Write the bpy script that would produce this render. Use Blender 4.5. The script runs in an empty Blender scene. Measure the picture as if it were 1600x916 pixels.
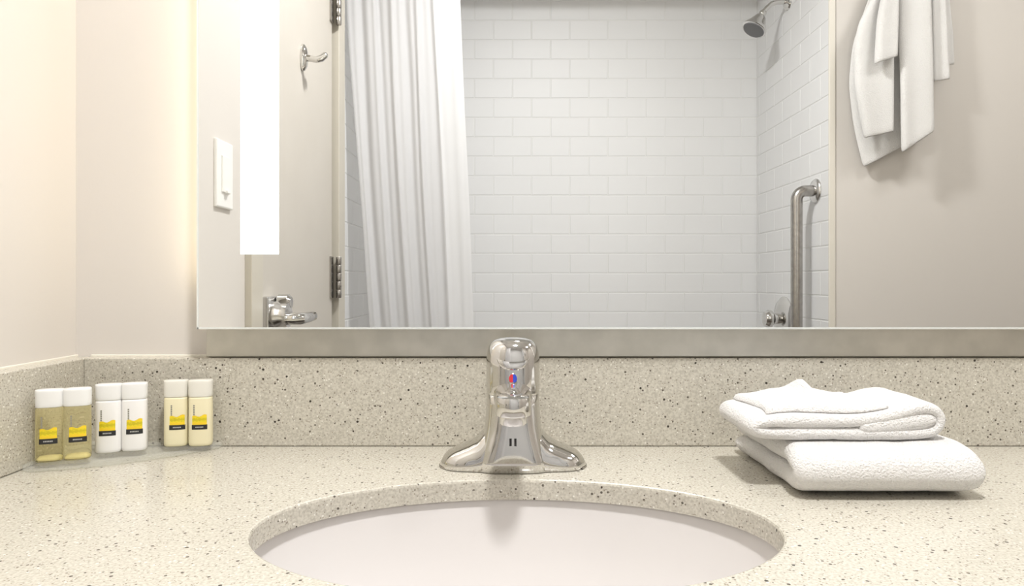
import bpy, bmesh, math, random
from mathutils import Vector, Matrix, noise
random.seed(7)
C = bpy.context.scene.collection
S = bpy.context.scene
PI = math.pi
CT = 0.86                      # counter top height
CAMZ = CT + 0.20

# ------------------------------------------------------------------ camera
cam_d = bpy.data.cameras.new('camera'); cam = bpy.data.objects.new('camera', cam_d); C.objects.link(cam)
cam.location = (0, -0.847, CAMZ); cam.rotation_euler = (PI/2, 0, 0)
cam_d.lens = 24.0; cam_d.sensor_width = 36.0; cam_d.shift_y = -0.01125
cam_d.clip_start = 0.02
S.camera = cam
# ------------------------------------------------------------------ world, lights, exposure
S.view_settings.view_transform = 'Standard'; S.view_settings.look = 'None'
S.view_settings.gamma = 1; S.view_settings.use_curve_mapping = False
S.view_settings.exposure = 0.14
w = bpy.data.worlds.new('world'); S.world = w; w.use_nodes = True
w.node_tree.nodes['Background'].inputs[0].default_value = (0.9, 0.93, 1, 1)
w.node_tree.nodes['Background'].inputs[1].default_value = 0.05
def area(name, loc, size, power, col=(1, .985, .975), rot=(0, 0, 0)):
    d = bpy.data.lights.new(name, 'AREA'); d.shape = 'DISK'; d.size = size; d.energy = power; d.color = col
    o = bpy.data.objects.new(name, d); C.objects.link(o); o.location = loc; o.rotation_euler = rot
    return o
area('ceiling_lamp', (0.14, -0.76, 2.405), 0.17, 23.0)
area('ceiling_lamp', (1.50, -0.62, 2.405), 0.36, 5.0)  # added fill lamp for the unseen right part of the room
PANEL_E = 3.7                  # light panels in the mirror
SIDE_E = 4.0                   # frosted side of the mirror housing

# ------------------------------------------------------------------ materials
def mat(name, col=(.8, .8, .8), rough=.5, metal=0.0, **kw):
    m = bpy.data.materials.new(name); m.use_nodes = True
    b = m.node_tree.nodes['Principled BSDF']
    b.inputs['Base Color'].default_value = (*col, 1)
    b.inputs['Roughness'].default_value = rough
    b.inputs['Metallic'].default_value = metal
    for k, v in kw.items():
        b.inputs[k.replace('_', ' ')].default_value = v
    return m
def nd(m, t, **kw):
    n = m.node_tree.nodes.new(t)
    for k, v in kw.items(): setattr(n, k, v)
    return n
def lk(m, a, b): m.node_tree.links.new(a, b)
def bsdf(m): return m.node_tree.nodes['Principled BSDF']
def add_bump(m, scale, strength, dist=.001, detail=3, tex='ShaderNodeTexNoise'):
    tc = nd(m, 'ShaderNodeTexCoord'); n = nd(m, tex); n.inputs['Scale'].default_value = scale
    if tex == 'ShaderNodeTexNoise': n.inputs['Detail'].default_value = detail
    bp = nd(m, 'ShaderNodeBump'); bp.inputs['Strength'].default_value = strength; bp.inputs['Distance'].default_value = dist
    lk(m, tc.outputs['Object'], n.inputs['Vector']); lk(m, n.outputs[0], bp.inputs['Height'])
    lk(m, bp.outputs['Normal'], bsdf(m).inputs['Normal'])
    return m
def tone(m, c1, c2, scale, detail=4):
    tc = nd(m, 'ShaderNodeTexCoord'); n = nd(m, 'ShaderNodeTexNoise'); n.inputs['Scale'].default_value = scale
    n.inputs['Detail'].default_value = detail
    r = nd(m, 'ShaderNodeValToRGB'); r.color_ramp.elements[0].color = (*c1, 1); r.color_ramp.elements[1].color = (*c2, 1)
    r.color_ramp.elements[0].position = .35; r.color_ramp.elements[1].position = .65
    lk(m, tc.outputs['Object'], n.inputs['Vector']); lk(m, n.outputs[0], r.inputs[0]); lk(m, r.outputs[0], bsdf(m).inputs['Base Color'])
    return m
def quartz():
    m = mat('quartz', rough=.22)
    tc = nd(m, 'ShaderNodeTexCoord')
    n = nd(m, 'ShaderNodeTexNoise'); n.inputs['Scale'].default_value = 420; n.inputs['Detail'].default_value = 3
    lk(m, tc.outputs['Object'], n.inputs['Vector'])
    r = nd(m, 'ShaderNodeValToRGB')
    e = r.color_ramp.elements
    e[0].position = .34; e[0].color = (.47, .44, .372, 1)
    e[1].position = .62; e[1].color = (.63, .60, .52, 1)
    lk(m, n.outputs[0], r.inputs[0]); last = r.outputs[0]
    for sc, thr, rad, col in ((330, .972, .42, (.12, .105, .085)), (420, .95, .36, (.24, .21, .17)), (360, .95, .36, (.78, .76, .69)),
                              (210, .985, .30, (.05, .042, .034)), (650, .93, .45, (.32, .28, .22))):
        mp = nd(m, 'ShaderNodeMapping'); mp.inputs['Location'].default_value = (sc*.013, sc*.007, sc*.003)
        lk(m, tc.outputs['Object'], mp.inputs['Vector'])
        v = nd(m, 'ShaderNodeTexVoronoi'); v.inputs['Scale'].default_value = sc
        lk(m, mp.outputs[0], v.inputs['Vector'])
        sx = nd(m, 'ShaderNodeSeparateColor'); lk(m, v.outputs['Color'], sx.inputs[0])
        g = nd(m, 'ShaderNodeMath', operation='GREATER_THAN'); g.inputs[1].default_value = thr; lk(m, sx.outputs[0], g.inputs[0])
        l = nd(m, 'ShaderNodeMath', operation='LESS_THAN'); l.inputs[1].default_value = rad; lk(m, v.outputs['Distance'], l.inputs[0])
        a = nd(m, 'ShaderNodeMath', operation='MULTIPLY'); lk(m, g.outputs[0], a.inputs[0]); lk(m, l.outputs[0], a.inputs[1])
        mx = nd(m, 'ShaderNodeMix', data_type='RGBA'); lk(m, a.outputs[0], mx.inputs[0])
        lk(m, last, mx.inputs[6]); mx.inputs[7].default_value = (*col, 1); last = mx.outputs[2]
    lk(m, last, bsdf(m).inputs['Base Color'])
    return m
def emit(name, col, e):
    m = mat(name, col, .4); b = bsdf(m)
    b.inputs['Emission Color'].default_value = (*col, 1); b.inputs['Emission Strength'].default_value = e
    return m
M = {}
M['wall'] = add_bump(mat('wall_paint', (.695, .658, .615), .55), 300, .05)
M['ceil'] = mat('ceiling_paint', (.80, .79, .77), .7)
M['floor'] = tone(mat('floor_tile', (.5, .46, .4), .4), (.15, .13, .11), (.2, .175, .15), 12)
M['quartz'] = quartz()
M['ceramic'] = mat('ceramic', (.72, .695, .68), .6, 0, Specular_IOR_Level=.06)
M['chrome'] = mat('chrome', (.70, .69, .67), .06, 1.0)
M['chrome_s'] = add_bump(mat('satin_chrome', (.72, .71, .70), .2, 1.0), 200, .05)
M['steel'] = tone(mat('brushed_steel', (.45, .43, .41), .27, 1.0), (.40, .38, .36), (.48, .46, .43), 60)
M['dark'] = mat('dark_rubber', (.02, .02, .02), .5)
M['mirror'] = mat('mirror_silver', (.93, .945, .94), .0, 1.0)
M['edge'] = mat('glass_edge', (.85, .88, .86), .12, .3)
M['alu'] = tone(mat('mirror_housing', (.70, .68, .63), .4, .6), (.66, .64, .6), (.72, .7, .66), 40)
M['rail'] = tone(mat('satin_rail', (.8, .78, .72), .33, .85), (.60, .585, .53), (.68, .66, .60), 30)
M['panel'] = emit('lit_diffuser', (1, .985, .95), PANEL_E)
M['side'] = emit('lit_side_diffuser', (1, .87, .62), SIDE_E)
M['lamp'] = emit('lamp_diffuser', (1, .97, .93), 4)
M['tile'] = mat('glazed_tile', (.765, .765, .765), .48)
M['grout'] = add_bump(mat('grout', (.75, .75, .74), .8), 600, .2)
M['trim'] = mat('edge_trim', (.74, .70, .62), .35)
M['door'] = tone(mat('door_paint', (.6, .56, .5), .4), (.585, .545, .485), (.605, .565, .505), 6)
M['frame'] = mat('door_frame_paint', (.60, .56, .48), .38)
M['plate'] = mat('switch_plastic', (.86, .85, .82), .3)
M['terry'] = add_bump(mat('terry_cloth', (.90, .885, .865), .95), 520, 1.0, .0035, 6)
bsdf(M['terry']).inputs['Sheen Weight'].default_value = .25
M['terry_band'] = add_bump(mat('towel_band', (.87, .855, .83), .8), 400, .4, .001)
M['curtain'] = add_bump(mat('curtain_fabric', (.76, .755, .765), .75), 700, .25, .0006)
def translucent(m, fac, col):
    nt = m.node_tree; b = bsdf(m); out = nt.nodes['Material Output']
    t = nd(m, 'ShaderNodeBsdfTranslucent'); t.inputs[0].default_value = (*col, 1)
    mx = nd(m, 'ShaderNodeMixShader'); mx.inputs[0].default_value = fac
    lk(m, b.outputs[0], mx.inputs[1]); lk(m, t.outputs[0], mx.inputs[2]); lk(m, mx.outputs[0], out.inputs[0])
translucent(M['curtain'], .40, (.80, .80, .81))
M['acrylic'] = mat('clear_acrylic', (.93, .92, .86), .08)
def see_through(m, fac):
    nt = m.node_tree; b = bsdf(m); out = nt.nodes['Material Output']
    t = nd(m, 'ShaderNodeBsdfTransparent'); t.inputs[0].default_value = (.97, .975, .965, 1)
    mx = nd(m, 'ShaderNodeMixShader'); mx.inputs[0].default_value = fac
    lk(m, b.outputs[0], mx.inputs[1]); lk(m, t.outputs[0], mx.inputs[2]); lk(m, mx.outputs[0], out.inputs[0])
see_through(M['acrylic'], .80)
M['amber'] = mat('amber_shampoo', (.98, .91, .58), .08, 0, Transmission_Weight=.88, IOR=1.15)
M['white_lotion'] = mat('white_lotion_tube', (.90, .89, .87), .3)
M['cream'] = mat('cream_conditioner_tube', (.90, .83, .57), .3, 0, Transmission_Weight=.05)
M['cap'] = mat('frosted_cap', (.95, .95, .93), .35, 0, Transmission_Weight=.12, IOR=1.3)
M['cap_cream'] = mat('frosted_cream_cap', (.92, .90, .82), .35, 0, Transmission_Weight=.15, IOR=1.3)
M['amber_base'] = mat('pale_amber_base', (.98, .92, .60), .3)  # painted highlight at the foot of the amber tubes
M['black'] = mat('label_black', (.02, .02, .022), .5)
M['grey_ink'] = mat('grey_ink', (.30, .29, .25), .6)
M['pale_ink'] = mat('pale_ink', (.55, .55, .53), .6)
M['red'] = mat('red_enamel', (.55, .03, .04), .25)
M['blue'] = mat('blue_enamel', (.03, .06, .45), .25)
def label_mat():
    m = mat('citrus_label', (.85, .6, .02), .4)
    tc = nd(m, 'ShaderNodeTexCoord'); wv = nd(m, 'ShaderNodeTexWave'); wv.bands_direction = 'Z'
    wv.inputs['Scale'].default_value = 30; wv.inputs['Distortion'].default_value = 3; wv.inputs['Detail Scale'].default_value = 40
    r = nd(m, 'ShaderNodeValToRGB'); r.color_ramp.elements[0].color = (.62, .50, .015, 1); r.color_ramp.elements[1].color = (.92, .62, .03, 1)
    e = r.color_ramp.elements.new(.5); e.color = (.88, .72, .02, 1)
    lk(m, tc.outputs['Object'], wv.inputs['Vector']); lk(m, wv.outputs[1], r.inputs[0]); lk(m, r.outputs[0], bsdf(m).inputs['Base Color'])
    return m
M['citrus'] = label_mat()

# ------------------------------------------------------------------ helpers
def link(name, me, m, parent=None, smooth=True, loc=(0, 0, 0)):
    o = bpy.data.objects.new(name, me); C.objects.link(o)
    if m is not None and not me.materials: me.materials.append(m)
    if smooth:
        for p in me.polygons: p.use_smooth = True
    o.location = loc
    if parent: o.parent = parent
    return o
def from_bm(name, bm, m, parent=None, smooth=False, loc=(0, 0, 0), recalc=True):
    if recalc: bmesh.ops.recalc_face_normals(bm, faces=bm.faces)
    me = bpy.data.meshes.new(name); bm.to_mesh(me); bm.free()
    return link(name, me, m, parent, smooth, loc)
def tag(o, label=None, cat=None, group=None, kind=None):
    if label: o['label'] = label
    if cat: o['category'] = cat
    if group: o['group'] = group
    if kind: o['kind'] = kind
    return o
def empty(name, loc, label, cat, rz=0, group=None):
    o = bpy.data.objects.new(name, None); C.objects.link(o); o.location = loc; o.rotation_euler = (0, 0, rz)
    o.empty_display_size = .05
    return tag(o, label, cat, group)
def bm_box(x0, x1, y0, y1, z0, z1, bev=0, seg=2, bm=None):
    b = bmesh.new()
    bmesh.ops.create_cube(b, size=1)
    for v in b.verts:
        v.co = (x0+(v.co.x+.5)*(x1-x0), y0+(v.co.y+.5)*(y1-y0), z0+(v.co.z+.5)*(z1-z0))
    if bev: bmesh.ops.bevel(b, geom=b.edges[:], offset=bev, segments=seg, affect='EDGES', profile=.5)
    if bm is None: return b
    me = bpy.data.meshes.new('tmp'); b.to_mesh(me); b.free(); bm.from_mesh(me); bpy.data.meshes.remove(me)
    return bm
def box(name, x0, x1, y0, y1, z0, z1, m, parent=None, bev=0, seg=2, loc=(0, 0, 0)):
    return from_bm(name, bm_box(x0, x1, y0, y1, z0, z1, bev, seg), m, parent, False, loc)
def struct(o): o['kind'] = 'structure'; return o
def loft(rings, cap=True, closed=True, bm=None):
    """rings: list of equally long point lists"""
    bm = bm or bmesh.new(); vs = [[bm.verts.new(p) for p in r] for r in rings]; n = len(rings[0])
    for a, b in zip(vs, vs[1:]):
        for i in range(n if closed else n-1):
            j = (i+1) % n
            bm.faces.new((a[i], a[j], b[j], b[i]))
    if cap:
        bm.faces.new(vs[0][::-1]); bm.faces.new(vs[-1])
    return bm
def lathe_pts(prof, n=32):
    """prof: (r, z) list -> rings about z"""
    return [[(max(r, 1e-5)*math.cos(2*PI*i/n), max(r, 1e-5)*math.sin(2*PI*i/n), z) for i in range(n)] for r, z in prof]
def lathe(name, prof, m, parent=None, loc=(0, 0, 0), axis=None, n=32, smooth=True):
    bm = loft(lathe_pts(prof, n))
    if axis is not None:
        q = Vector((0, 0, 1)).rotation_difference(Vector(axis)).to_matrix().to_4x4()
        bmesh.ops.transform(bm, matrix=q, verts=bm.verts)
    o = from_bm(name, bm, m, parent, smooth, loc)
    sharp(o); return o
def sharp(o, ang=40):
    me = o.data; bm = bmesh.new(); bm.from_mesh(me)
    for e in bm.edges:
        if len(e.link_faces) == 2 and e.calc_face_angle(0) > math.radians(ang): e.smooth = False
    bm.to_mesh(me); bm.free()
def tube_rings(path, rad, n=20):
    path = [Vector(p) for p in path]; rings = []
    t0 = (path[1]-path[0]).normalized(); up = Vector((0, 0, 1)) if abs(t0.z) < .9 else Vector((1, 0, 0))
    nrm = t0.cross(up).normalized()
    for i, p in enumerate(path):
        t = (path[min(i+1, len(path)-1)]-path[max(i-1, 0)]).normalized()
        nrm = (nrm-t*nrm.dot(t)).normalized(); bn = t.cross(nrm)
        r = rad[i] if isinstance(rad, (list, tuple)) else rad
        rings.append([tuple(p+(nrm*math.cos(2*PI*k/n)+bn*math.sin(2*PI*k/n))*r) for k in range(n)])
    return rings
def tube(name, path, rad, m, parent=None, n=20, loc=(0, 0, 0)):
    o = from_bm(name, loft(tube_rings(path, rad, n)), m, parent, True, loc); sharp(o); return o
def sup(a, b, t, e):
    c, s = math.cos(t), math.sin(t)
    return a*math.copysign(abs(c)**(2/e), c), b*math.copysign(abs(s)**(2/e), s)
def subsurf(o, lv=1):
    md = o.modifiers.new('subdivision', 'SUBSURF'); md.levels = lv; md.render_levels = lv; return o

# ------------------------------------------------------------------ room shell
LX, RX = -0.541, 2.10           # left and right walls
FY = -1.367                     # plane of the wall facing the vanity, beside the tub
BY = -2.019                     # tub back wall
TX = 1.00                       # tub right end wall
HT = 2.44
DL0, DL1 = -0.617, -1.387       # door frame extent along the left wall
struct(box('floor', LX-.12, RX+.12, BY-.12, .12, -.1, 0, M['floor']))
struct(box('ceiling', LX-.12, RX+.12, BY-.12, .12, HT, HT+.1, M['ceil']))
struct(box('wall_front', LX-.12, RX+.12, 0, .12, 0, HT, M['wall']))
struct(box('wall_right', RX, RX+.12, FY-.12, 0, 0, HT, M['wall']))
# left wall with the door opening cut through it
bm = bm_box(LX-.12, LX, DL0-.03, 0, 0, HT)
bm_box(LX-.12, LX, DL1, DL0-.03, 2.07, HT, bm=bm)
bm_box(LX-.12, LX, -1.40, DL1, 0, HT, bm=bm)
struct(from_bm('wall_left', bm, M['wall']))
struct(box('wall_back', TX+.001, RX, FY-.003, FY, 0, HT, M['wall']))
tub_back = struct(box('wall_tub_back', LX-.12, TX+.12, BY-.12, BY-.001, 0, HT, M['grout']))
tub_right = struct(box('wall_tub_right', TX+.001, TX+.12, BY-.006, FY-.003, 0, HT, M['grout']))
tub_left = struct(box('wall_tub_left', LX-.12, LX-.001, BY-.006, -1.40, 0, HT, M['grout']))
# subway tiles, each its own part of its wall
TW, TH, G = .1524, .0762, .0032
def tile_mesh(wd, ax):
    b = bmesh.new(); bmesh.ops.create_cube(b, size=1)
    for v in b.verts: v.co = (v.co.x*wd, v.co.y*.007, v.co.z*TH)
    edges = [e for e in b.edges if all(v.co.y > 0 for v in e.verts)]
    bmesh.ops.bevel(b, geom=edges, offset=.0016, segments=1, affect='EDGES')
    if ax: bmesh.ops.rotate(b, verts=b.verts, cent=(0, 0, 0), matrix=Matrix.Rotation(ax, 3, 'Z'))
    me = bpy.data.meshes.new('tile'); b.to_mesh(me); b.free(); me.materials.append(M['tile']); return me
cache = {}
def tile_run(wall, length, put, ang, z0, z1):
    rows = int((z1-z0)/(TH+G))
    for r in range(rows):
        x = -(TW+G)/2 if r % 2 else 0.0
        while x < length-.004:
            a = max(x, 0); b = min(x+TW, length)
            if b-a > .012:
                k = (round(b-a, 4), ang)
                if k not in cache: cache[k] = tile_mesh(b-a, ang)
                o = bpy.data.objects.new('tile', cache[k]); C.objects.link(o); o.parent = wall
                p = put((a+b)/2); j = random.uniform(-.0002, .0002)
                o.location = (p[0], p[1], z0+r*(TH+G)+TH/2)
                o.rotation_euler = (random.uniform(-.002, .002), 0, random.uniform(-.0015, .0015))
            x += TW+G
tile_run(tub_back, TX-LX, lambda s: (LX+s, BY-.0035), 0, .46, 2.28)
tile_run(tub_right, -BY+FY-.002, lambda s: (TX+.0035, FY-.002-s), PI/2, .46, 2.28)
tile_run(tub_left, -BY-1.402, lambda s: (LX-.0035, -1.402-s), -PI/2, .46, 2.28)
struct(box('trim_1', TX-.010, TX+.010, FY-.004, FY+.004, 0, 2.30, M['trim'], bev=.002))

# ------------------------------------------------------------------ door in the left wall
d0, d1 = -0.690, -1.292
fr = struct(box('trim_2', LX-.06, LX+.014, DL0-.062, DL0, 0, 2.07, M['frame'], bev=.002))
bm = bm_box(LX-.06, LX+.014, DL1, DL1+.072, 0, 2.07, .002)
struct(from_bm('trim_3', bm, M['frame']))
struct(box('trim_4', LX-.06, LX+.014, DL1, DL0, 2.04, 2.10, M['frame'], bev=.002))
door = struct(box('door_1', LX-.045, LX-.002, d1, d0, .01, 2.035, M['door'], bev=.0015))
# hinges with knuckles
for hz in (1.01, 1.838, .18):
    h = from_bm('hinge', bm_box(LX-.002, LX+.0035, d1+.002, d1+.028, hz, hz+.125, .0008), M['steel'], door)
    bm = bm_box(LX-.004, LX+.0162, DL1+.04, DL1+.074, hz, hz+.125, .0008); bm.free()
    for k in range(5):
        z = hz+k*.025
        lathe('knuckle', [(0, z), (.0075, z), (.0083, z+.0015), (.0083, z+.0225), (.0075, z+.024), (0, z+.024)], M['steel'], h, (LX+.016, d1-.010, 0), n=14)
# lever handle
lz, ly = .985, -.752
hd = from_bm('door_handle', bm_box(LX-.003, LX+.011, ly-.034, ly+.034, lz-.075, lz+.042, .003), M['chrome_s'], door)
lathe('handle_collar', [(0, 0), (.031, 0), (.031, .012), (.027, .018), (.027, .034), (0, .03)], M['chrome_s'], hd, (LX+.010, ly, lz), (1, 0, 0))
lathe('turn_knob', [(0, 0), (.014, 0), (.018, .004), (.018, .026), (.012, .032), (0, .032)], M['chrome'], hd, (LX+.012, ly-.02, lz+.028), (1, 0, 0))
tube('lever', [(LX+.03, ly, lz-.008), (LX+.06, ly, lz-.008), (LX+.068, ly-.006, lz-.008), (LX+.070, ly-.02, lz-.008), (LX+.068, ly-.07, lz-.008), (LX+.064, ly-.112, lz-.008), (LX+.063, ly-.116, lz-.008)],
     [.0135, .0135, .0135, .013, .0125, .012, .009], M['chrome'], hd)
# robe hook
ky, kz = -.995, CAMZ+.578
hk = bmesh.new()
rings = []
for x, s in ((0, .96), (.003, 1.05), (.009, 1.0), (.015, .72), (.0175, .25)):
    rings.append([(x+LX-.003, ky+.014*s*math.cos(t*PI/12), kz+.034*s*math.sin(t*PI/12)) for t in range(24)])
hook = from_bm('robe_hook', loft(rings), M['chrome'], door, True)
tube('hook_arm', [(LX, ky, kz), (LX+.02, ky, kz-.002), (LX+.036, ky, kz-.006), (LX+.05, ky, kz-.003), (LX+.062, ky, kz+.006)], [.011, .0085, .0075, .0078, .0055], M['chrome'], hook, 14)
tube('hook_arm', [(LX+.034, ky, kz-.005), (LX+.044, ky-.008, kz+.002), (LX+.054, ky-.016, kz+.011), (LX+.058, ky-.018, kz+.015)], [.007, .007, .0085, .0055], M['chrome'], hook, 14)

# ------------------------------------------------------------------ light switch on the left wall
sw = empty('light_switch', (LX, -.507, CAMZ+.199), 'white rocker light switch plate on the wall beside the door, seen in the mirror', 'light switch')
box('switch_plate', -.001, .006, -.0365, .0365, -.0625, .0625, M['plate'], sw, .0025)
box('rocker', .003, .0085, -.0165, .0165, -.034, .034, M['plate'], sw, .0015)
box('slider', .005, .013, -.010, .004, -.035, -.029, M['plate'], sw, .001)

# ------------------------------------------------------------------ countertop with splashes
SX, SY, SA, SB = .0035, -.287, .2135, .128      # sink opening
vc = empty('vanity_counter', (0, 0, CT), 'speckled beige quartz vanity counter with oval cut-out and matching backsplash', 'countertop')
NS = 96
def ell(a, b, z): return [(SX+a*math.cos(2*PI*i/NS), SY+b*math.sin(2*PI*i/NS), z) for i in range(NS)]
X0, X1, Y0, Y1 = LX, .98, -.57, 0.0
def rect_ring(z, ins=0):
    out = []
    for i in range(NS):
        t = 2*PI*i/NS; c, s = math.cos(t), math.sin(t); dx, dy = SA*c, SB*s
        ks = []
        if dx > 1e-9: ks.append((X1-ins-SX)/dx)
        if dx < -1e-9: ks.append((X0-SX)/dx)
        if dy > 1e-9: ks.append((Y1-SY)/dy)
        if dy < -1e-9: ks.append((Y0+ins-SY)/dy)
        k = min(ks); out.append([SX+k*dx, SY+k*dy, z])
    for cx, cy in ((X0, Y0+ins), (X0, Y1), (X1-ins, Y0+ins), (X1-ins, Y1)):      # snap the nearest to each corner
        i = min(range(NS), key=lambda j: (out[j][0]-cx)**2+(out[j][1]-cy)**2); out[i] = [cx, cy, z]
    return out
e = .0025
bm = loft([ell(SA, SB, -.020), ell(SA, SB, -e), ell(SA+e*.3, SB+e*.3, -e*.3), ell(SA+e, SB+e, 0),
           ell(SA+.03, SB+.03, 0), rect_ring(0, e), rect_ring(-e), rect_ring(-.020), ell(SA, SB, -.020)], cap=False)
slab = from_bm('slab', bm, M['quartz'], vc, False)
BH = .107
bs = box('backsplash', LX+.022, X1, -.020, 0, .0004, BH, M['quartz'], vc, .0015)
ss = box('side_splash', LX, LX+.022, -.56, 0, .0004, BH, M['quartz'], vc, .0015)
ck = mat('caulk', (.80, .77, .68), .5)
cb = bm_box(LX+.02, X1, -.0035, .0, BH-.001, BH+.0025, .001); bm_box(LX, LX+.0035, -.56, 0, BH-.001, BH+.0025, .001, bm=cb)
from_bm('caulk_line', cb, ck, vc)
# ------------------------------------------------------------------ undermount sink
sk = empty('sink', (0, 0, CT-.020), 'white oval ceramic undermount basin set below the counter opening', 'sink')
prof = [(1.10, 0.0), (1.035, 0.0), (1.028, -.003), (1.02, -.012), (.97, -.045), (.88, -.085), (.72, -.115), (.5, -.132), (.3, -.139), (.115, -.142)]
rings = [[(SX+SA*k*math.cos(2*PI*i/64), SY-.004*(1-k)+SB*k*math.sin(2*PI*i/64)*(1+.0*k), z-.0003) for i in range(64)] for k, z in prof]
outer = [[(SX+SA*k*math.cos(2*PI*i/64), SY+SB*k*math.sin(2*PI*i/64), z-.010) for i in range(64)] for k, z in reversed(prof)]
from_bm('basin', loft(rings+outer+[rings[0]], cap=False), M['ceramic'], sk, True)
lathe('drain', [(0, -.1440), (.029, -.1440), (.030, -.1395), (.024, -.1385), (.021, -.1410), (.019, -.1412), (.018, -.1380), (.010, -.1365), (0, -.1362)], M['chrome'], sk, (SX, SY-.003, 0))

# ------------------------------------------------------------------ lighted mirror
mr = empty('lighted_mirror', (0, 0, CAMZ), 'large frameless lighted mirror with frosted vertical light strip, hung above the counter', 'mirror')
ML, MR, MB, MT, MF = -.371, .78, -.0545, .95, -.040
box('housing', ML+.004, MR-.004, MF+.006, 0, MB+.004, MT-.004, M['alu'], mr)
box('mirror_glass', ML, MR, MF, MF+.005, MB, MT, M['mirror'], mr)
box('bottom_edge', ML-.001, MR+.001, MF-.0006, MF+.006, MB-.0018, MB+.0004, M['edge'], mr)
box('side_edge', ML-.0016, ML+.0004, MF-.0006, MF+.006, MB-.0018, MT, M['edge'], mr)
for x in (-.3205, .725):
    box('light_strip', x, x+.0445, MF-.0012, MF+.001, .0325, MT-.06, M['panel'], mr)
box('mounting_rail', ML-.003, MR, -.012, 0, -.0935+.0012, MB+.003, M['rail'], mr, .0008)
box('side_diffuser', ML+.0005, ML+.0045, MF+.006, -.012, .0, MT-.06, M['side'], mr, .0005)
box('side_diffuser', MR-.0045, MR-.0005, MF+.006, -.012, .0, MT-.06, M['side'], mr, .0005)

# ------------------------------------------------------------------ faucet
fc = empty('faucet', (.001, -.104, CT), 'chrome single-handle faucet on the counter behind the sink', 'faucet')
def smooth_interp(tab, x):
    for (a, fa), (b, fb) in zip(tab, tab[1:]):
        if a <= x <= b:
            t = (x-a)/(b-a); t = t*t*(3-2*t)*.5+t*.5
            return fa+(fb-fa)*t
    return tab[-1][1] if x > tab[-1][0] else tab[0][1]
Htab = [(0, .050), (.026, .046), (.032, .038), (.040, .0295), (.050, .0240), (.060, .0200), (.068, .0165), (.074, .0115), (.078, .0055), (.0795, .0015)]
Btab = [(0, .030), (.03, .030), (.05, .0285), (.062, .026), (.070, .0215), (.076, .0135), (.0795, .004)]
rings = []
xs = [-.0795, -.0787, -.0775, -.0755, -.073, -.070, -.066, -.062, -.057, -.052, -.047, -.042, -.038, -.034, -.030, -.024, -.012, 0]
xs = xs+[-x for x in xs[-2::-1]]
for x in xs:
    h = smooth_interp(Htab, abs(x)); b = smooth_interp(Btab, abs(x)); r = []
    for k in range(25):
        t = PI*k/24; cy, cz = sup(b, h, t, 2.6)
        r.append((x, cy, max(cz, 0)+.0008))
    rings.append(r)
bm = loft(rings)
from_bm('base_plate', bm, M['chrome'], fc, True)
# thin foot gasket
gr = [[(1.0*sup(.0795+s, .030+s, 2*PI*i/48, 2.7)[0], sup(.0795+s, .030+s, 2*PI*i/48, 2.7)[1], z) for i in range(48)] for s, z in ((.0006, .0004), (.0006, .0018))]
from_bm('gasket', loft(gr), M['steel'], fc, True)
# body column: front skirt leaning forward under the spout
btab = [(0.000, .0410, .034, 3.6), (.010, .0388, .0335, 3.5), (.022, .0352, .0322, 3.3), (.034, .0322, .0308, 3.0), (.046, .0303, .0292, 2.8), (.058, .0293, .028, 2.6), (.068, .0289, .0273, 2.4), (.082, .0286, .0268, 2.3)]
rings = []
for z, a, b, ex in btab:
    rings.append([(sup(a, b, 2*PI*i/64, ex)[0], sup(a, b, 2*PI*i/64, ex)[1]-.002, z+.001) for i in range(64)])
body = from_bm('body', loft(rings), M['chrome'], fc, True)
# handle: capsule dome over the body
dome = [(.0795, .96), (.0802, .99), (.082, 1.0), (.095, 1.0), (.108, .998), (.118, .985), (.125, .95), (.130, .895), (.134, .81), (.1368, .68), (.1385, .48), (.1392, .25), (.1394, .04)]
rings = []
for z, k in dome:
    a, b = .0290*k, .0272*k
    rings.append([(sup(a, b, 2*PI*i/48, 2.3)[0], sup(a, b, 2*PI*i/48, 2.3)[1]-.002-(.138-z)*.03, z) for i in range(48)])
hdl = from_bm('handle', loft(rings), M['chrome'], fc, True)
lathe('handle_cap', [(0, 0), (.0035, 0), (.0035, .0012), (0, .0016)], M['dark'], hdl, (-.002, .006, .1375), n=16)
# shield-shaped lever pad on the dome front
rings = []
for t, a, dy, dz in ((0, .0185, -.0195, .1245), (.25, .0175, -.0245, .1195), (.5, .0155, -.0275, .1145), (.8, .0115, -.0290, .1095), (1, .006, -.0292, .1070)):
    rings.append([(a*math.cos(PI*i/12), dy+.004*(a/.0185)*0-.0022*math.sin(PI*i/12), dz+.0012*math.sin(PI*i/12)) for i in range(13)])
from_bm('lever_pad', loft(rings), M['chrome'], hdl, True)
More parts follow.
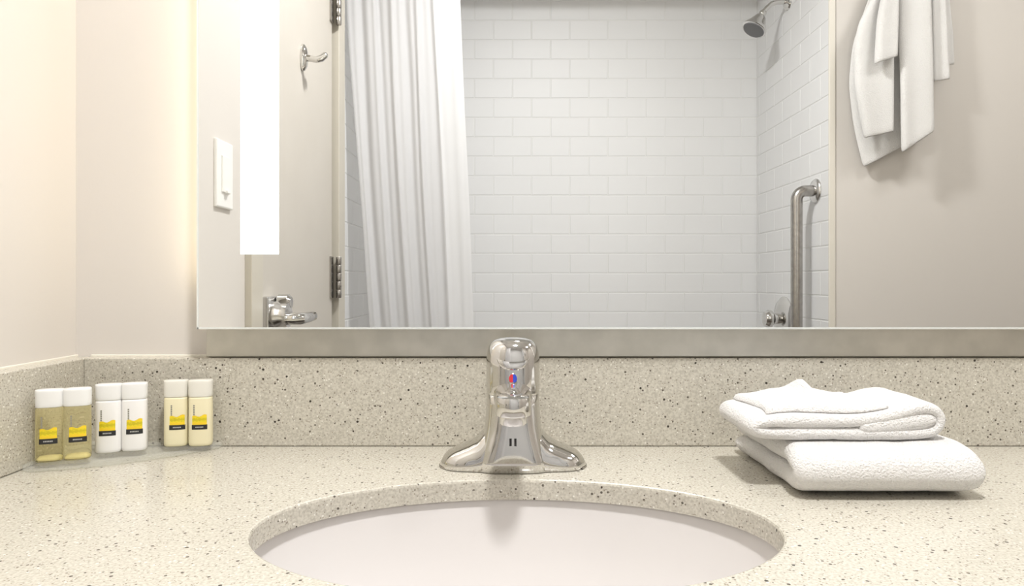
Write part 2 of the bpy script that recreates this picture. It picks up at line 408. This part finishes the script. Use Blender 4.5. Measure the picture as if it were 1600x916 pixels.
# spout: sweeps forward, wide at the nozzle, with a ridge that runs back to the handle
def spr(y, zc, a, b, e=2.4):
    return [(sup(a, b, 2*PI*i/40, e)[0], y, zc+sup(a, b, 2*PI*i/40, e)[1]) for i in range(40)]
rings = [spr(-.010, .078, .0215, .017), spr(-.028, .0785, .0205, .0155), spr(-.045, .0795, .0190, .0138), spr(-.062, .0805, .0172, .0120), spr(-.078, .0810, .0158, .0105), spr(-.090, .0812, .0150, .0095), spr(-.098, .0812, .0140, .0085), spr(-.1015, .0812, .011, .006)]
sp = from_bm('spout', loft(rings), M['chrome'], fc, True)
rings = []
for y, zt, a, hgt in ((-.0270, .1080, .0030, .012), (-.0300, .1045, .0045, .014), (-.0345, .0960, .0058, .012), (-.050, .0950, .0070, .010), (-.065, .0945, .0088, .0085), (-.080, .0930, .0114, .007), (-.092, .0910, .0135, .005), (-.100, .0885, .0130, .003)):
    r = []
    for i in range(13):
        t = PI*i/12; cx, cz = sup(a, hgt, t, 2.0)
        r.append((cx, y, zt-hgt+cz))
    r.append((-a*.98, y, zt-hgt-.006)); r.append((a*.98, y, zt-hgt-.006))
    rings.append(r)
from_bm('ridge', loft(rings), M['chrome'], sp, True)
lathe('nozzle', [(0, .0895), (.0125, .0895), (.0160, .0880), (.0172, .0850), (.0172, .0720), (.0165, .0705), (.0132, .0702), (0, .0702)], M['chrome'], sp, (0, -.0905, .002), n=40)
lathe('aerator', [(0, .0706), (.0132, .0706), (.0132, .0625), (.0122, .0612), (.0095, .0612), (.0090, .0640), (0, .0640)], M['chrome_s'], sp, (0, -.0905, .0025), n=32)
# temperature dot: red half and blue half on the ridge top
for nm, m, s in (('red_half_dot', M['red'], -1), ('blue_half_dot', M['blue'], 1)):
    bm = bmesh.new(); n = 14
    pts = [(s*.0042*math.sin(PI*i/n), 0, .0047*math.cos(PI*i/n)) for i in range(n+1)]
    a = [bm.verts.new((p[0], -.0008, p[2])) for p in pts]; b = [bm.verts.new((p[0], .003, p[2])) for p in pts]
    bm.faces.new(a); bm.faces.new(b[::-1])
    for i in range(n+1):
        j = (i+1) % (n+1); bm.faces.new((a[i], a[j], b[j], b[i]))
    o = from_bm(nm, bm, m, hdl, False, (0, -.0345, .0990)); o.rotation_euler = (-.36, 0, 0)
# two short dark marks on the front skirt
for x in (-.0025, .0025):
    box('slot', x-.0012, x+.0012, -.0335, -.0300, .0285, .0365, M['dark'], body)

# ------------------------------------------------------------------ acrylic tray and toiletry tubes
tray = bmesh.new()
plan = [(-.5175, -.125), (-.512, -.133), (-.500, -.1335), (-.470, -.124), (-.440, -.111), (-.410, -.091), (-.380, -.066), (-.360, -.045), (-.350, -.031), (-.350, -.0225), (-.357, -.0215), (-.45, -.0215), (-.512, -.0215), (-.5175, -.027)]
TZ = .0065
def ring_at(s, z):
    cx = sum(p[0] for p in plan)/len(plan); cy = sum(p[1] for p in plan)/len(plan)
    return [(cx+(x-cx)*s, cy+(y-cy)*s, z) for x, y in plan]
o = from_bm('tray', loft([ring_at(.985, .0005), ring_at(1, .0016), ring_at(1, TZ-.0014), ring_at(.985, TZ)]), M['acrylic'], None, False, (0, 0, CT))
tag(o, 'clear acrylic corner tray with curved front edge under the six toiletry tubes', 'tray')
BW, BD, BHT = .0132, .0085, .077
def bring(k, z, flat=1.0): return [(sup(BW*k, BD*k*flat, 2*PI*i/40, 2.8)[0], sup(BW*k, BD*k*flat, 2*PI*i/40, 2.8)[1], z) for i in range(40)]
def front_y(x, e=2.8): return -BD*(1-abs(x/BW)**e)**(1/e)
def patch(x0, x1, z0, z1, off, nx=8, wavy=0):
    bm = bmesh.new(); rows = []
    for z, top in ((z0, 0), (z1, 1)):
        rows.append([bm.verts.new((x0+(x1-x0)*i/nx, front_y(x0+(x1-x0)*i/nx)-off, z+(wavy*math.sin(i*1.1+.4)*.5+wavy*.6*i/nx if top else 0))) for i in range(nx+1)])
    for i in range(nx): bm.faces.new((rows[0][i], rows[0][i+1], rows[1][i+1], rows[1][i]))
    return bm
def bottle(kind, label, group, x, y, rz, capfrac, shift):
    body_m, cap_m = {'amber': (M['amber'], M['cap']), 'white': (M['white_lotion'], M['cap']), 'cream': (M['cream'], M['cap_cream'])}[kind]
    t = empty('toiletry_tube', (x, y, CT+TZ+.0003), label, 'toiletry bottle', rz, group)
    zc = BHT*(1-capfrac)
    from_bm('tube_body', loft([bring(.90, 0), bring(.98, .0012), bring(1, .004), bring(1, zc*.6), bring(.99, zc-.002), bring(.96, zc)]), body_m, t, True)
    if kind == 'amber':      # pale yellow pad that paints the bright highlight low in the liquid
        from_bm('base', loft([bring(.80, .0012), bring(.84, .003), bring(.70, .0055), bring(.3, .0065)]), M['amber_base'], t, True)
    from_bm('cap', loft([bring(.97, zc+.0004), bring(1.0, zc+.0012), bring(1.01, zc+.004), bring(1.02, BHT-.003), bring(1.01, BHT-.0008), bring(.97, BHT)]), cap_m, t, True)
    s = shift
    from_bm('citrus_print', patch(-.0085+s, .0075+s, .0245, .0350, .00012, wavy=.0022), M['citrus'], t, True, recalc=False)
    band = from_bm('label_band', patch(-.0090+s, .0080+s, .0195, .0252, .0002), M['black'], t, True, recalc=False)
    bm = bmesh.new()
    for k in range(6):
        b2 = patch(-.0048+s+k*.0015, -.0038+s+k*.0015, .0217, .0231, .0003, 1); me = bpy.data.meshes.new('t'); b2.to_mesh(me); b2.free(); bm.from_mesh(me); bpy.data.meshes.remove(me)
    from_bm('fine_print', bm, M['pale_ink'], band, False, recalc=False)
    bm = bmesh.new()
    for k in range(6):
        b2 = patch(-.0073+s, -.0057+s, .0365+k*.0021, .0380+k*.0021, .0002, 1); me = bpy.data.meshes.new('t'); b2.to_mesh(me); b2.free(); bm.from_mesh(me); bpy.data.meshes.remove(me)
    from_bm('side_print', bm, M['grey_ink'], t, False, recalc=False)
    return t
g = 'toiletry tubes on the acrylic tray'
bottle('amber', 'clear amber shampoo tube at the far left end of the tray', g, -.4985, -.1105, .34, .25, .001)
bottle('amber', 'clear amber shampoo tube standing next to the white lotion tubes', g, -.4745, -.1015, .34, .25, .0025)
bottle('white', 'opaque white lotion tube beside the amber tubes', g, -.4580, -.0715, .28, .24, .001)
bottle('white', 'opaque white lotion tube on the side towards the cream tubes', g, -.4335, -.0625, .28, .24, .002)
bottle('cream', 'cream coloured conditioner tube nearer the white lotion tubes', g, -.3965, -.0405, .18, .26, .0035)
bottle('cream', 'cream coloured conditioner tube at the right end of the tray', g, -.3685, -.0385, .18, .26, .001)

# ------------------------------------------------------------------ towels
def fbm(p, s): return noise.noise(Vector(p)*s)
def terry_finish(o, lv=1):
    subsurf(o, lv); return o
def ribbon(name, path, x0, x1, th, m, parent=None, loc=(0, 0, 0), rz=0, nx=26, amp=.0022, seed=0, skew=None):
    """thick cloth layer: path in (y, z) swept across x0..x1, with soft rounded edges"""
    pts = []
    P = [Vector((0, a, b)) for a, b in path]
    fine = []
    for i in range(len(P)-1):
        k = max(2, int((P[i+1]-P[i]).length/.006))
        for j in range(k): fine.append(P[i].lerp(P[i+1], j/k))
    fine.append(P[-1])
    for _ in range(5):
        fine = [fine[0]]+[(fine[i-1]+fine[i]*2+fine[i+1])/4 for i in range(1, len(fine)-1)]+[fine[-1]]
    bm = bmesh.new(); rings = []
    L = len(fine)
    for i, p in enumerate(fine):
        t = (fine[min(i+1, L-1)]-fine[max(i-1, 0)]).normalized(); n = Vector((0, -t.z, t.y))
        endk = min(1, min(i, L-1-i)/2.5); endk = .35+.65*math.sqrt(endk)
        r = []
        for side in (1, -1):
            for q in range(nx+1):
                u = q/nx if side == 1 else 1-q/nx
                ed = min(u, 1-u)*(x1-x0); k = min(1, ed/(th*.55)); k = math.sqrt(max(0, 1-(1-k)**2))
                x = x0+(x1-x0)*u
                if skew: x += skew(p, u)
                pos = p+n*(th/2*k*side*endk)
                pos.x = x
                d = fbm((pos.x+seed, pos.y, pos.z), 28)*amp+fbm((pos.x+seed+3, pos.y, pos.z*2), 90)*amp*.35
                pos += n*d*side*k
                r.append(tuple(pos))
        rings.append(r)
    bm = loft(rings)
    bmesh.ops.remove_doubles(bm, verts=bm.verts, dist=1e-5)
    o = from_bm(name, bm, m, parent, True, loc); o.rotation_euler = (0, 0, rz)
    return o
# folded bath towel: one thick fold, rounded front, layers visible on its left side
t1 = .0225
bath = ribbon('folded_bath_towel', [(-.046, .0115), (-.12, .0115), (-.188, .0115), (-.210, .013), (-.2215, .019), (-.2225, .027), (-.213, .0325), (-.195, .0345), (-.14, .0342), (-.09, .0335), (-.050, .0330)],
                .262, .434, t1, M['terry'], None, (0, 0, CT+.0012), 0, amp=.0016, seed=1,
              skew=lambda p, u: .008*(u-.5)*math.sin(p.z*60)+(.004*fbm((0, p.y, p.z), 25)))
terry_finish(bath)
tag(bath, 'folded white terry bath towel lying directly on the counter', 'towel')
# hand towel on it: left end rolled over, right end flared up
hx = [(.322, .0536), (.265, .0536), (.245, .0538), (.234, .0550), (.2290, .0592), (.233, .0640), (.246, .0652), (.280, .0654), (.315, .0652), (.338, .0656), (.360, .0690), (.378, .0745), (.393, .0790), (.404, .0795), (.4115, .0745), (.4135, .066), (.410, .0565), (.400, .0537), (.380, .0536), (.345, .0536), (.296, .0536)]
hand = ribbon('folded_hand_towel', hx, .092, .197, .0134, M['terry'], None, (0, 0, CT), 0, nx=20, amp=.0014, seed=9)
filler = ribbon('filler', [(.33, .0595), (.352, .0605), (.372, .0630), (.388, .0660), (.410, .0675)], .0915, .1975, .0228, M['terry'], None, (0, 0, CT), 0, nx=20, amp=.001, seed=4)
bm = bmesh.new(); bm.from_mesh(hand.data); bm.from_mesh(filler.data); bm.to_mesh(hand.data); bm.free(); bpy.data.objects.remove(filler)
for p in hand.data.polygons: p.use_smooth = True
# the sweep above runs along its local y; turned a quarter so that it runs along the counter
hand.rotation_euler = (0, 0, -PI/2)
hand.data.transform(Matrix.Rotation(-PI/2, 4, 'Z')); hand.rotation_euler = (0, 0, 0)
terry_finish(hand)
tag(hand, 'white terry hand towel folded on top of the bath towel, right end flared up', 'towel')
# washcloth with a raised peak, on the hand towel
from mathutils.bvhtree import BVHTree
hb = bmesh.new(); hb.from_mesh(hand.data); bvh = BVHTree.FromBMesh(hb); hb.free()
def under(x, y):
    h = bvh.ray_cast(Vector((x, y, .3)), Vector((0, 0, -1)))[0]
    return h.z if h else .0780
bm = bmesh.new(); NX, NY = 52, 34
def wz(u, v):
    ridge = max(0, 1-abs(v-.60)/.62)**.8
    pk = (max(0, 1-(.47-u)/.36) if u < .47 else max(0, 1-(u-.47)/.56))**1.1*.0135*ridge
    return pk+.0075*math.exp(-((u-.47)/.050)**2-((v-.60)/.22)**2)
top = []; bot = []
for j in range(NY+1):
    rt, rb = [], []
    for i in range(NX+1):
        u, v = i/NX, j/NY
        x = .246+.118*u+.004*math.sin(v*5); y = -.186+.088*v+.003*math.sin(u*6)
        edge = min(1, min(u, 1-u)/.08, min(v, 1-v)/.10); edge = math.sqrt(max(0, 1-(1-edge)**2))
        b0 = under(x, y)+.0005
        cr = .0018*math.exp(-((v-.32-.10*math.sin(u*3))/.035)**2)*(1 if .12 < u < .8 else 0)
        z = b0+.0012+.0058*edge*(1-.6*u)+wz(u, v)+.0008*fbm((x, y, 0), 60)-cr
        rt.append(bm.verts.new((x, y, z))); rb.append(bm.verts.new((x, y, b0)))
    top.append(rt); bot.append(rb)
for j in range(NY):
    for i in range(NX):
        bm.faces.new((top[j][i], top[j][i+1], top[j+1][i+1], top[j+1][i])); bm.faces.new((bot[j][i], bot[j+1][i], bot[j+1][i+1], bot[j][i+1]))
for j in range(NY):
    for i in (0, NX): bm.faces.new((top[j][i], top[j+1][i], bot[j+1][i], bot[j][i]))
for i in range(NX):
    for j in (0, NY): bm.faces.new((top[j][i], top[j][i+1], bot[j][i+1], bot[j][i]))
wc = from_bm('washcloth', bm, M['terry'], None, True, (0, 0, CT))
tag(wc, 'white terry washcloth with a raised peak, topmost of the towel stack', 'towel')

# ------------------------------------------------------------------ hanging towels on the wall facing the vanity
U = .00194
HX, HY = 600*U, FY            # hook column
def cloth(name, panels, m, parent=None, th=.006):
    """each panel: rows of (left x, right x, z) in hand-widths, depth, ripple count, ripple depth, slant of its hem"""
    bm = bmesh.new()
    for rows, depth, nrip, rip, hem, ph in panels:
        N = 26; vs = []
        fine = []
        for (a, b) in zip(rows, rows[1:]):
            for k in range(6):
                t = k/6; fine.append([a[i]+(b[i]-a[i])*t for i in range(3)])
        fine.append(list(rows[-1]))
        for it in range(2):
            fine = [fine[0]]+[[(fine[i-1][c]+2*fine[i][c]+fine[i+1][c])/4 for c in range(3)] for i in range(1, len(fine)-1)]+[fine[-1]]
        for ri, (l, r, z) in enumerate(fine):
            f = ri/(len(fine)-1); row = []
            for k in range(N+1):
                u = k/N; x = l+(r-l)*u
                roll = math.sqrt(max(0, 1-(2*u-1)**8))
                y = depth*(.75+.25*f)+rip*math.sin(u*nrip*2*PI+ph)*(1-.35*f)+.014*roll-.014+.004*fbm((x*.02, z*.015, ph), 1)
                row.append(bm.verts.new((x*U, y, (z+hem*u*f)*U)))
            vs.append(row)
        for a, b in zip(vs, vs[1:]):
            for k in range(N): bm.faces.new((a[k], b[k], b[k+1], a[k+1]))
    o = from_bm(name, bm, m, parent, True, (0, HY, CAMZ), recalc=False)
    sd = o.modifiers.new('thickness', 'SOLIDIFY'); sd.thickness = th; sd.offset = 0
    subsurf(o, 1)
    return o
# numbers: x and z measured from the camera axis height in units of 1.94 mm on this wall
z = lambda p: 440-p
bt = cloth('hanging_bath_towel', [
    ([(600, 650, z(-110)), (585, 652, z(-50)), (566, 653, z(0)), (545, 654, z(60)), (538, 655, z(120)), (546, 655, z(190)), (561, 654, z(258))], .030, 1.0, .003, 50, .3),
    ([(600, 640, z(-110)), (580, 612, z(-50)), (562, 603, z(0)), (543, 598, z(35)), (535, 597, z(70)), (535, 596, z(140)), (550, 594, z(217))], .078, .9, .004, 10, 1.2),
    ([(625, 648, z(-110)), (608, 650, z(-50)), (604, 652, z(0)), (603, 653, z(60)), (604, 654, z(130)), (605, 654, z(241))], .086, 1.0, .006, 34, 2.2),
], M['terry'])
tag(bt, 'longest white towel of the bundle hanging on the wall, seen in the mirror', 'towel', 'towels hanging on the bathroom wall')
ht = cloth('hanging_hand_towel', [
    ([(659, 672, z(-110)), (665, 690, z(-50)), (672, 696, z(0)), (676, 699, z(50)), (678, 701, z(99))], .040, 1.0, .004, 3, .4),
    ([(657, 668, z(-110)), (658, 676, z(-50)), (658, 680, z(0)), (658, 682, z(60)), (658, 684, z(128))], .066, 1.2, .004, 4, 1.0),
], M['terry'])
tag(ht, 'shorter white hand towel hanging at the right of the wall bundle, two stepped hems', 'towel', 'towels hanging on the bathroom wall')
wt = cloth('hanging_washcloth', [
    ([(606, 622, z(-110)), (588, 606, z(-50)), (572, 598, z(0)), (564, 596, z(40)), (558, 593, z(106))], .105, .8, .003, 12, .8),
], M['terry'])
tag(wt, 'small white washcloth hanging in front of the bath towel, seen in the mirror', 'towel', 'towels hanging on the bathroom wall')
rk = empty('towel_hook', (632*U, FY, CAMZ+z(-118)*U), 'chrome wall hook above the hanging towels', 'hook')
lathe('hook_plate', [(0, 0), (.022, 0), (.022, .004), (.016, .008), (0, .008)], M['chrome'], rk, axis=(0, 1, 0))
tube('hook_peg', [(0, .006, 0), (0, .03, 0), (0, .06, .002), (0, .078, .012), (0, .084, .024)], [.007, .006, .006, .006, .005], M['chrome'], rk, 14)

# ------------------------------------------------------------------ shower fittings on the tub's right end wall
sh = empty('wall_shower', (TX, -1.705, CAMZ+1.012), 'chrome bell-shaped shower head on a short arm, upper right of the tiled alcove', 'shower head')
lathe('flange', [(0, 0), (.030, 0), (.028, .006), (.014, .014), (0, .014)], M['chrome'], sh, axis=(-1, 0, 0))
tube('arm', [(-.004, 0, 0), (-.04, 0, .0), (-.06, 0, -.006), (-.078, 0, -.022), (-.090, 0, -.036)], .0085, M['chrome'], sh, 16)
ax = Vector((-.50, .12, -.86)).normalized()
lathe('ball_joint', [(0, -.012), (.008, -.011), (.013, -.002), (.0125, .006), (.008, .013), (0, .014)], M['chrome'], sh, (-.092, 0, -.040), ax, 24)
lathe('bell', [(0, 0), (.013, 0), (.019, .006), (.024, .017), (.030, .031), (.038, .044), (.0440, .055), (.0450, .061), (.0420, .0630), (0, .0630)], M['chrome_s'], sh, (-.097, .001, -.050), ax, 32)
lathe('spray_face', [(0, .0625), (.0395, .0625), (.037, .0655), (.014, .0665), (0, .0665)], mat('spray_face_grey', (.16, .16, .165), .4), sh, (-.097, .001, -.050), ax, 32)
gb = empty('grab_bar', (TX, -1.478, CAMZ+.298), 'brushed steel vertical grab bar on the tiled wall, seen in the mirror', 'grab bar')
path = [(-.002, 0, 0), (-.03, 0, 0)]
for k in range(0, 9):
    a = k/8*PI/2; path.append((-.034-.030*math.sin(a), 0, -.030*(1-math.cos(a))))
Lg = -.62
path += [(-.064, 0, -.2), (-.064, 0, -.4), (-.064, 0, Lg+.030)]
for k in range(1, 9):
    a = k/8*PI/2; path.append((-.034-.030*math.cos(a), 0, Lg+.030*(1-math.sin(a))))
path += [(-.03, 0, Lg), (-.002, 0, Lg)]
tube('bar', path, .0185, M['steel'], gb, 24)
for zz in (0, Lg):
    lathe('flange', [(0, 0), (.040, 0), (.040, .003), (.036, .008), (.021, .012), (0, .012)], M['chrome_s'], gb, (0, 0, zz), (-1, 0, 0))
vv = empty('shower_valve', (TX, -1.738, CAMZ-.137), 'round chrome shower valve behind the grab bar, seen in the mirror', 'shower valve')
lathe('escutcheon', [(0, 0), (.082, 0), (.082, .004), (.070, .014), (.036, .022), (0, .022)], M['chrome'], vv, axis=(-1, 0, 0))
lathe('stem', [(0, .02), (.020, .02), (.020, .040), (.014, .043), (0, .043)], M['chrome'], vv, axis=(-1, 0, 0))
lathe('knob', [(0, .042), (.022, .042), (.032, .050), (.033, .062), (.026, .074), (0, .078)], M['chrome'], vv, axis=(-1, 0, 0), n=12)

# ------------------------------------------------------------------ shower curtain and rod
cu = empty('shower_curtain', (LX, FY-.06, 2.285), 'white pleated fabric shower curtain drawn to the left of the tub', 'curtain')
bm = bmesh.new(); NU, NV = 150, 30; vs = []
ztop, zbot = -.02, -1.97
for j in range(NV+1):
    f = j/NV; zz = ztop+(zbot-ztop)*f
    row = []
    g2 = max(0, f-.12)/.88
    xl = .008+.088*min(1, g2*1.35)**1.2; xr = .372+.055*min(1, g2*1.3)
    for i in range(NU+1):
        u = i/NU; fl = 1-.8*min(1, max(0, (u-.70)/.10))
        fold = math.sin(u*2*PI*5.5+.9*math.sin(u*7)+.5*f)*(.0055+.005*f)*fl
        fold += .0030*math.sin(u*2*PI*13+1.0+2*f)*fl
        x = xl+(xr-xl)*(u+.006*math.sin(u*2*PI*5.5+1.2)*fl) + .006*fbm((u*9, f*3, 2), 1)
        row.append(bm.verts.new((x, fold+.004*fbm((u*5, f*6, 0), 1)-.0, zz)))
    vs.append(row)
for a, b in zip(vs, vs[1:]):
    for k in range(NU): bm.faces.new((a[k], b[k], b[k+1], a[k+1]))
M['hem'] = add_bump(mat('curtain_hem', (.84, .84, .85), .75), 700, .25, .0006)
translucent(M['hem'], .4, (.92, .92, .93))
hem = bm.copy()
cut = int(NU*.77)
for b, keep in ((bm, lambda i: i < cut), (hem, lambda i: i >= cut)):
    b.faces.ensure_lookup_table()
    bmesh.ops.delete(b, geom=[f for k, f in enumerate(b.faces[:]) if not keep(k % NU)], context='FACES')
fab = from_bm('fabric', bm, M['curtain'], cu, True, recalc=False)
from_bm('side_hem', hem, M['hem'], cu, True, recalc=False)
for k in range(9):
    tr = bmesh.new(); ring = tube_rings([(0.026*math.cos(t*PI/10), 0, .026*math.sin(t*PI/10)) for t in range(20)], .002, 8)
    v = [[tr.verts.new(p) for p in r] for r in ring]
    for i in range(20):
        a, b = v[i], v[(i+1) % 20]
        for q in range(8): tr.faces.new((a[q], a[(q+1) % 8], b[(q+1) % 8], b[q]))
    o = from_bm('ring', tr, M['chrome'], cu, True, (.02+k*.043, 0, .0)); o.rotation_euler = (0, 0, PI/2)
rod = tube('curtain_rod', [(LX-.001, FY-.06, 2.297), (.2, FY-.06, 2.297), (TX+.001, FY-.06, 2.297)], .0125, M['chrome'])
tag(rod, 'chrome curtain rod across the tub opening', 'curtain rod')
# ------------------------------------------------------------------ ceiling fixtures
for i, (x, y) in enumerate(((.14, -.76), (1.50, -.62))):  # second fixture is added to go with the fill lamp
    lf = empty('ceiling_light', (x, y, HT), ('round white ceiling downlight above the vanity counter', 'wide round white ceiling light at the right of the room')[i], 'ceiling light')
    lf.scale = (1, 1, 1) if i == 0 else (2.1, 2.1, 1)
    lathe('trim_ring', [(.088, 0), (.112, 0), (.112, -.004), (.104, -.014), (.092, -.018), (.088, -.014), (.088, 0)], M['plate'], lf)
    lathe('diffuser', [(0, -.001), (.086, -.001), (.086, -.010), (0, -.012)], M['lamp'], lf)
